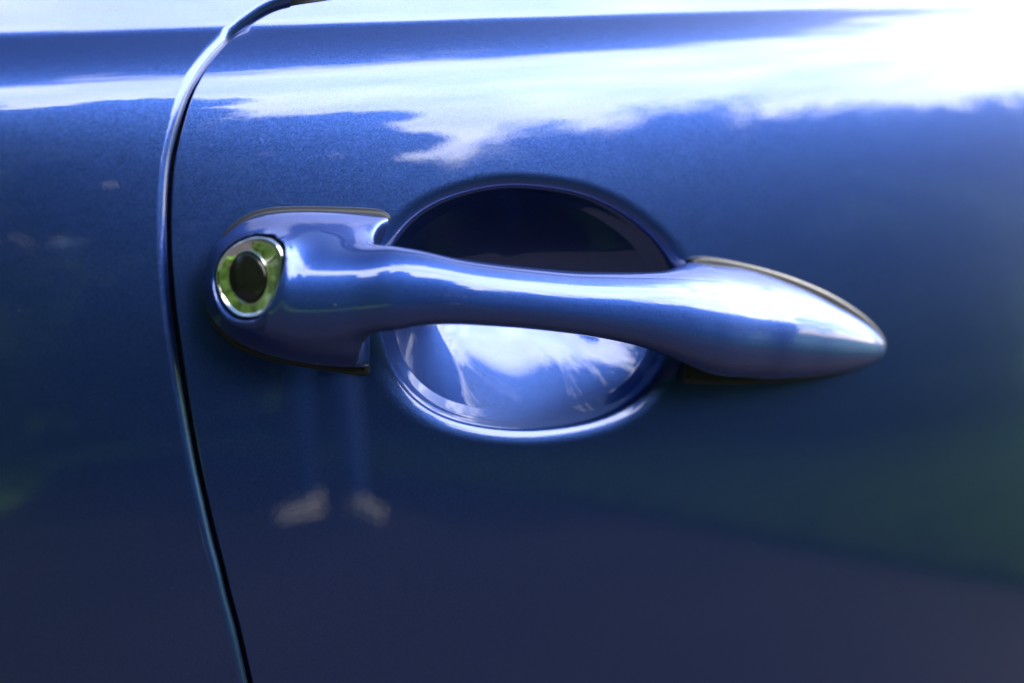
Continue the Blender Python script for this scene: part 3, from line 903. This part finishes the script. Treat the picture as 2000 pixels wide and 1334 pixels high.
SHRUBS = [(-90, 6.5, 2.5, 1.3), (-76, 6.8, 2.5, 1.3), (-29, 8.0, 2.8, 1.4), (-17, 9.0, 3.2, 1.5), (-2, 11.8, 3.6, 1.6), (-62, 7, 2.4, 1.2), (-48, 7.5, 2.6, 1.3), (-38, 8, 2.7, 1.3), (-23, 9, 2.9, 1.4), (-9, 10.0, 3.0, 1.5), (6, 12.2, 3.6, 1.6), (14, 11.6, 3.3, 1.5),
          (2, 13.4, 3.2, 1.7), (10, 13.6, 3.2, 1.7), (22, 9.6, 2.9, 1.4), (31, 8.2, 2.7, 1.4), (42, 6.9, 2.4, 1.3), (55, 5.9, 1.5, 1.1)]
SN = ['at the far left end of the bed', 'second from the left end of the bed', 'between two others left of the tarmac', 'taller than its neighbours left of the tarmac', 'tallest, left behind the end of the tarmac', 'with pink blossom in the bed', 'fourth from the left end of the bed', 'fifth from the left end of the bed', 'seventh from the left end of the bed', 'left of the end of the tarmac', 'straight behind the end of the tarmac', 'right of the end of the tarmac',
      'half hidden behind the one at the end of the tarmac', 'half hidden behind the one right of the end of the tarmac', 'fourth from the right end of the bed', 'third from the right end of the bed', 'second from the right end of the bed', 'at the right end of the bed']
for i, ((az, d, h, r), nm) in enumerate(zip(SHRUBS, SN)):
    x, y = polar(az, d)
    shrub(x, y, h, r, 60 + i, 'rounded green shrub ' + nm, flowers=PINK if i in (5,) else None)

# ------------------------------------------------------------------ the passer-by mirrored in the door
DENIM = simple_mat('blue_denim', (0.045, 0.12, 0.42), 0.8)
SHOE = simple_mat('pale_canvas', (0.80, 0.72, 0.60), 0.7)
SKIN = simple_mat('skin', (0.45, 0.27, 0.20), 0.55)
SHIRT = simple_mat('dark_blue_shirt', (0.03, 0.04, 0.09), 0.8)
HAIR = simple_mat('brown_hair', (0.05, 0.03, 0.02), 0.6)
def skin_figure(name, verts, edges, radii, mat, parent, root=0, levels=2):
    me = bpy.data.meshes.new(name)
    me.from_pydata(verts, edges, [])
    o = bpy.data.objects.new(name, me); COL.objects.link(o); o.parent = parent
    md = o.modifiers.new('skin', 'SKIN')
    if not me.skin_vertices:
        bpy.context.view_layer.objects.active = o
    for i, v in enumerate(me.skin_vertices[0].data):
        r = radii[i]; v.radius = (r, r) if isinstance(r, (int, float)) else r
        v.use_root = i == root
    md.use_smooth_shade = True
    s = o.modifiers.new('sub', 'SUBSURF'); s.levels = s.render_levels = levels
    me.materials.append(mat)
    return o
person = empty('person', (1.20, -4.36, 0.004))
tag(person, 'person in blue jeans and pale shoes standing on the tarmac', 'person')
# left foot -> points to -x, right foot -> points towards the car and right
LF, RF = (-0.06, -0.13, 0.08), (0.14, 0.12, 0.08)
bv = [(0.02, 0, 0.95), (0.02, 0.0, 1.12), (0.02, -0.01, 1.30), (0.02, -0.01, 1.44), (0.02, 0, 1.52), (0.02, 0.02, 1.60), (0.02, 0.02, 1.70),
      (-0.10, 0, 1.42), (-0.20, 0, 1.40), (-0.26, 0.02, 1.16), (-0.16, 0.22, 1.28), (0.14, 0, 1.42), (0.24, 0, 1.40), (0.30, 0.02, 1.16), (0.19, 0.22, 1.28),
      (-0.08, -0.01, 0.90), (-0.085, -0.03, 0.50), LF, (0.12, 0.01, 0.90), (0.14, 0.07, 0.50), RF]
be = [(0, 1), (1, 2), (2, 3), (3, 4), (4, 5), (5, 6), (3, 7), (7, 8), (8, 9), (9, 10), (3, 11), (11, 12), (12, 13), (13, 14), (0, 15), (15, 16), (16, 17), (0, 18), (18, 19), (19, 20)]
br = [(0.16, 0.11), (0.14, 0.10), (0.17, 0.11), (0.12, 0.09), 0.055, (0.075, 0.09), (0.08, 0.10), 0.08, 0.065, 0.045, 0.032, 0.08, 0.065, 0.045, 0.032, 0.095, 0.065, 0.045, 0.095, 0.065, 0.045]
def bake(o, name, zone_mats, pick, parent):
    dg = bpy.context.evaluated_depsgraph_get()
    me = bpy.data.meshes.new_from_object(o.evaluated_get(dg))
    bpy.data.objects.remove(o, do_unlink=True)
    me.materials.clear()
    for m in zone_mats:
        me.materials.append(m)
    for p in me.polygons:
        p.material_index = pick(p.center); p.use_smooth = True
    me.name = name
    q = bpy.data.objects.new(name, me); COL.objects.link(q); q.parent = parent
    return q
raw = skin_figure('body', bv, be, br, SHIRT, None)
def zone(c):
    if c.z < 0.97 and abs(c.x - 0.02) < 0.205:
        return 0
    if c.z > 1.49 or c.y > 0.15:
        return 2
    return 1
bake(raw, 'body', [DENIM, SHIRT, SKIN], zone, person)
for sx, wr in ((-1, bv[10]), (1, bv[14])):
    w = Vector(wr); V, E, Rr = [tuple(w), tuple(w + Vector((0, 0.02, -0.06)))], [(0, 1)], [0.03, 0.034]
    for k in range(4):
        b0 = len(V); off = Vector(((k - 1.5) * 0.019, 0.02, 0))
        for q, ln in enumerate((0.075, 0.11, 0.13 + 0.008 * (k in (1, 2)))):
            V.append(tuple(w + off + Vector((0, 0.012 * q, -ln)))); Rr.append(0.010 - 0.001 * q)
            E.append((b0 + q - 1, b0 + q) if q else (1, b0))
    b0 = len(V)
    V += [tuple(w + Vector((-sx * 0.035, 0.03, -0.055))), tuple(w + Vector((-sx * 0.048, 0.045, -0.085)))]; E += [(1, b0), (b0, b0 + 1)]; Rr += [0.012, 0.010]
    bake(skin_figure('hand', V, E, Rr, SKIN, None, 1, 1), 'hand', [SKIN], lambda c: 0, person)
def ellipsoid(name, c, r, mat, parent, keep=None, n=24):
    u, v = np.linspace(0, math.pi, n), np.linspace(0, 2 * math.pi, 2 * n)
    V = np.array([[c[0] + r[0] * math.sin(a) * math.cos(b), c[1] + r[1] * math.sin(a) * math.sin(b), c[2] + r[2] * math.cos(a)] for a in u for b in v])
    F = grid_faces(n, 2 * n)
    if keep is not None:
        F = [f for f in F.tolist() if keep(V[f].mean(0))]
    return mesh_obj(name, V, F, mat, parent)
ellipsoid('hair', (0.02, 0.005, 1.685), (0.098, 0.118, 0.115), HAIR, person, lambda p: p[2] > 1.70 or p[1] < -0.01)
for e in (-1, 1):
    ellipsoid('eye', (0.02 + e * 0.034, 0.108, 1.655), (0.012, 0.010, 0.009), BLACK, person, n=8)
    ellipsoid('ear', (0.02 + e * 0.090, 0.01, 1.645), (0.012, 0.022, 0.032), SKIN, person, n=8)
ellipsoid('nose', (0.02, 0.118, 1.632), (0.014, 0.020, 0.024), SKIN, person, n=8)
ellipsoid('mouth', (0.02, 0.104, 1.590), (0.026, 0.010, 0.007), PINK, person, n=8)
def shoe(foot, ang_):
    """a low canvas shoe: sole outline with a rounded upper"""
    root_ = np.array([foot[0], foot[1], 0.0]); c, s = math.cos(ang_), math.sin(ang_)
    xs = np.linspace(-0.09, 0.20, 26); V = []
    m = 14
    for x in xs:
        q = (x + 0.09) / 0.29
        hw = 0.050 * math.sqrt(max(0.02, 1 - (2 * q - 1)**4)) * (0.82 + 0.25 * q)
        ht = 0.115 * (1 - smoothstep(0.25, 0.75, q)) + 0.058 * smoothstep(0.25, 0.75, q)
        ht *= math.sqrt(max(0.05, 1 - max(0, 2 * q - 1)**6))
        for j in range(m):
            a = math.pi * j / (m - 1)
            y_, z_ = hw * math.copysign(abs(math.cos(a))**0.55, math.cos(a)), ht * math.sin(a)**0.7
            V.append(root_ + np.array([c * x - s * y_, s * x + c * y_, z_ + 0.004]))
    F = grid_faces(len(xs), m).tolist()
    F.append(list(range(m))); F.append([(len(xs) - 1) * m + j for j in range(m)][::-1])
    F += [[i * m, (i + 1) * m, (i + 1) * m + m - 1, i * m + m - 1] for i in range(len(xs) - 1)]
    return mesh_obj('shoe', V, F, SHOE, person)
shoe(LF, R(170)); shoe(RF, R(72))
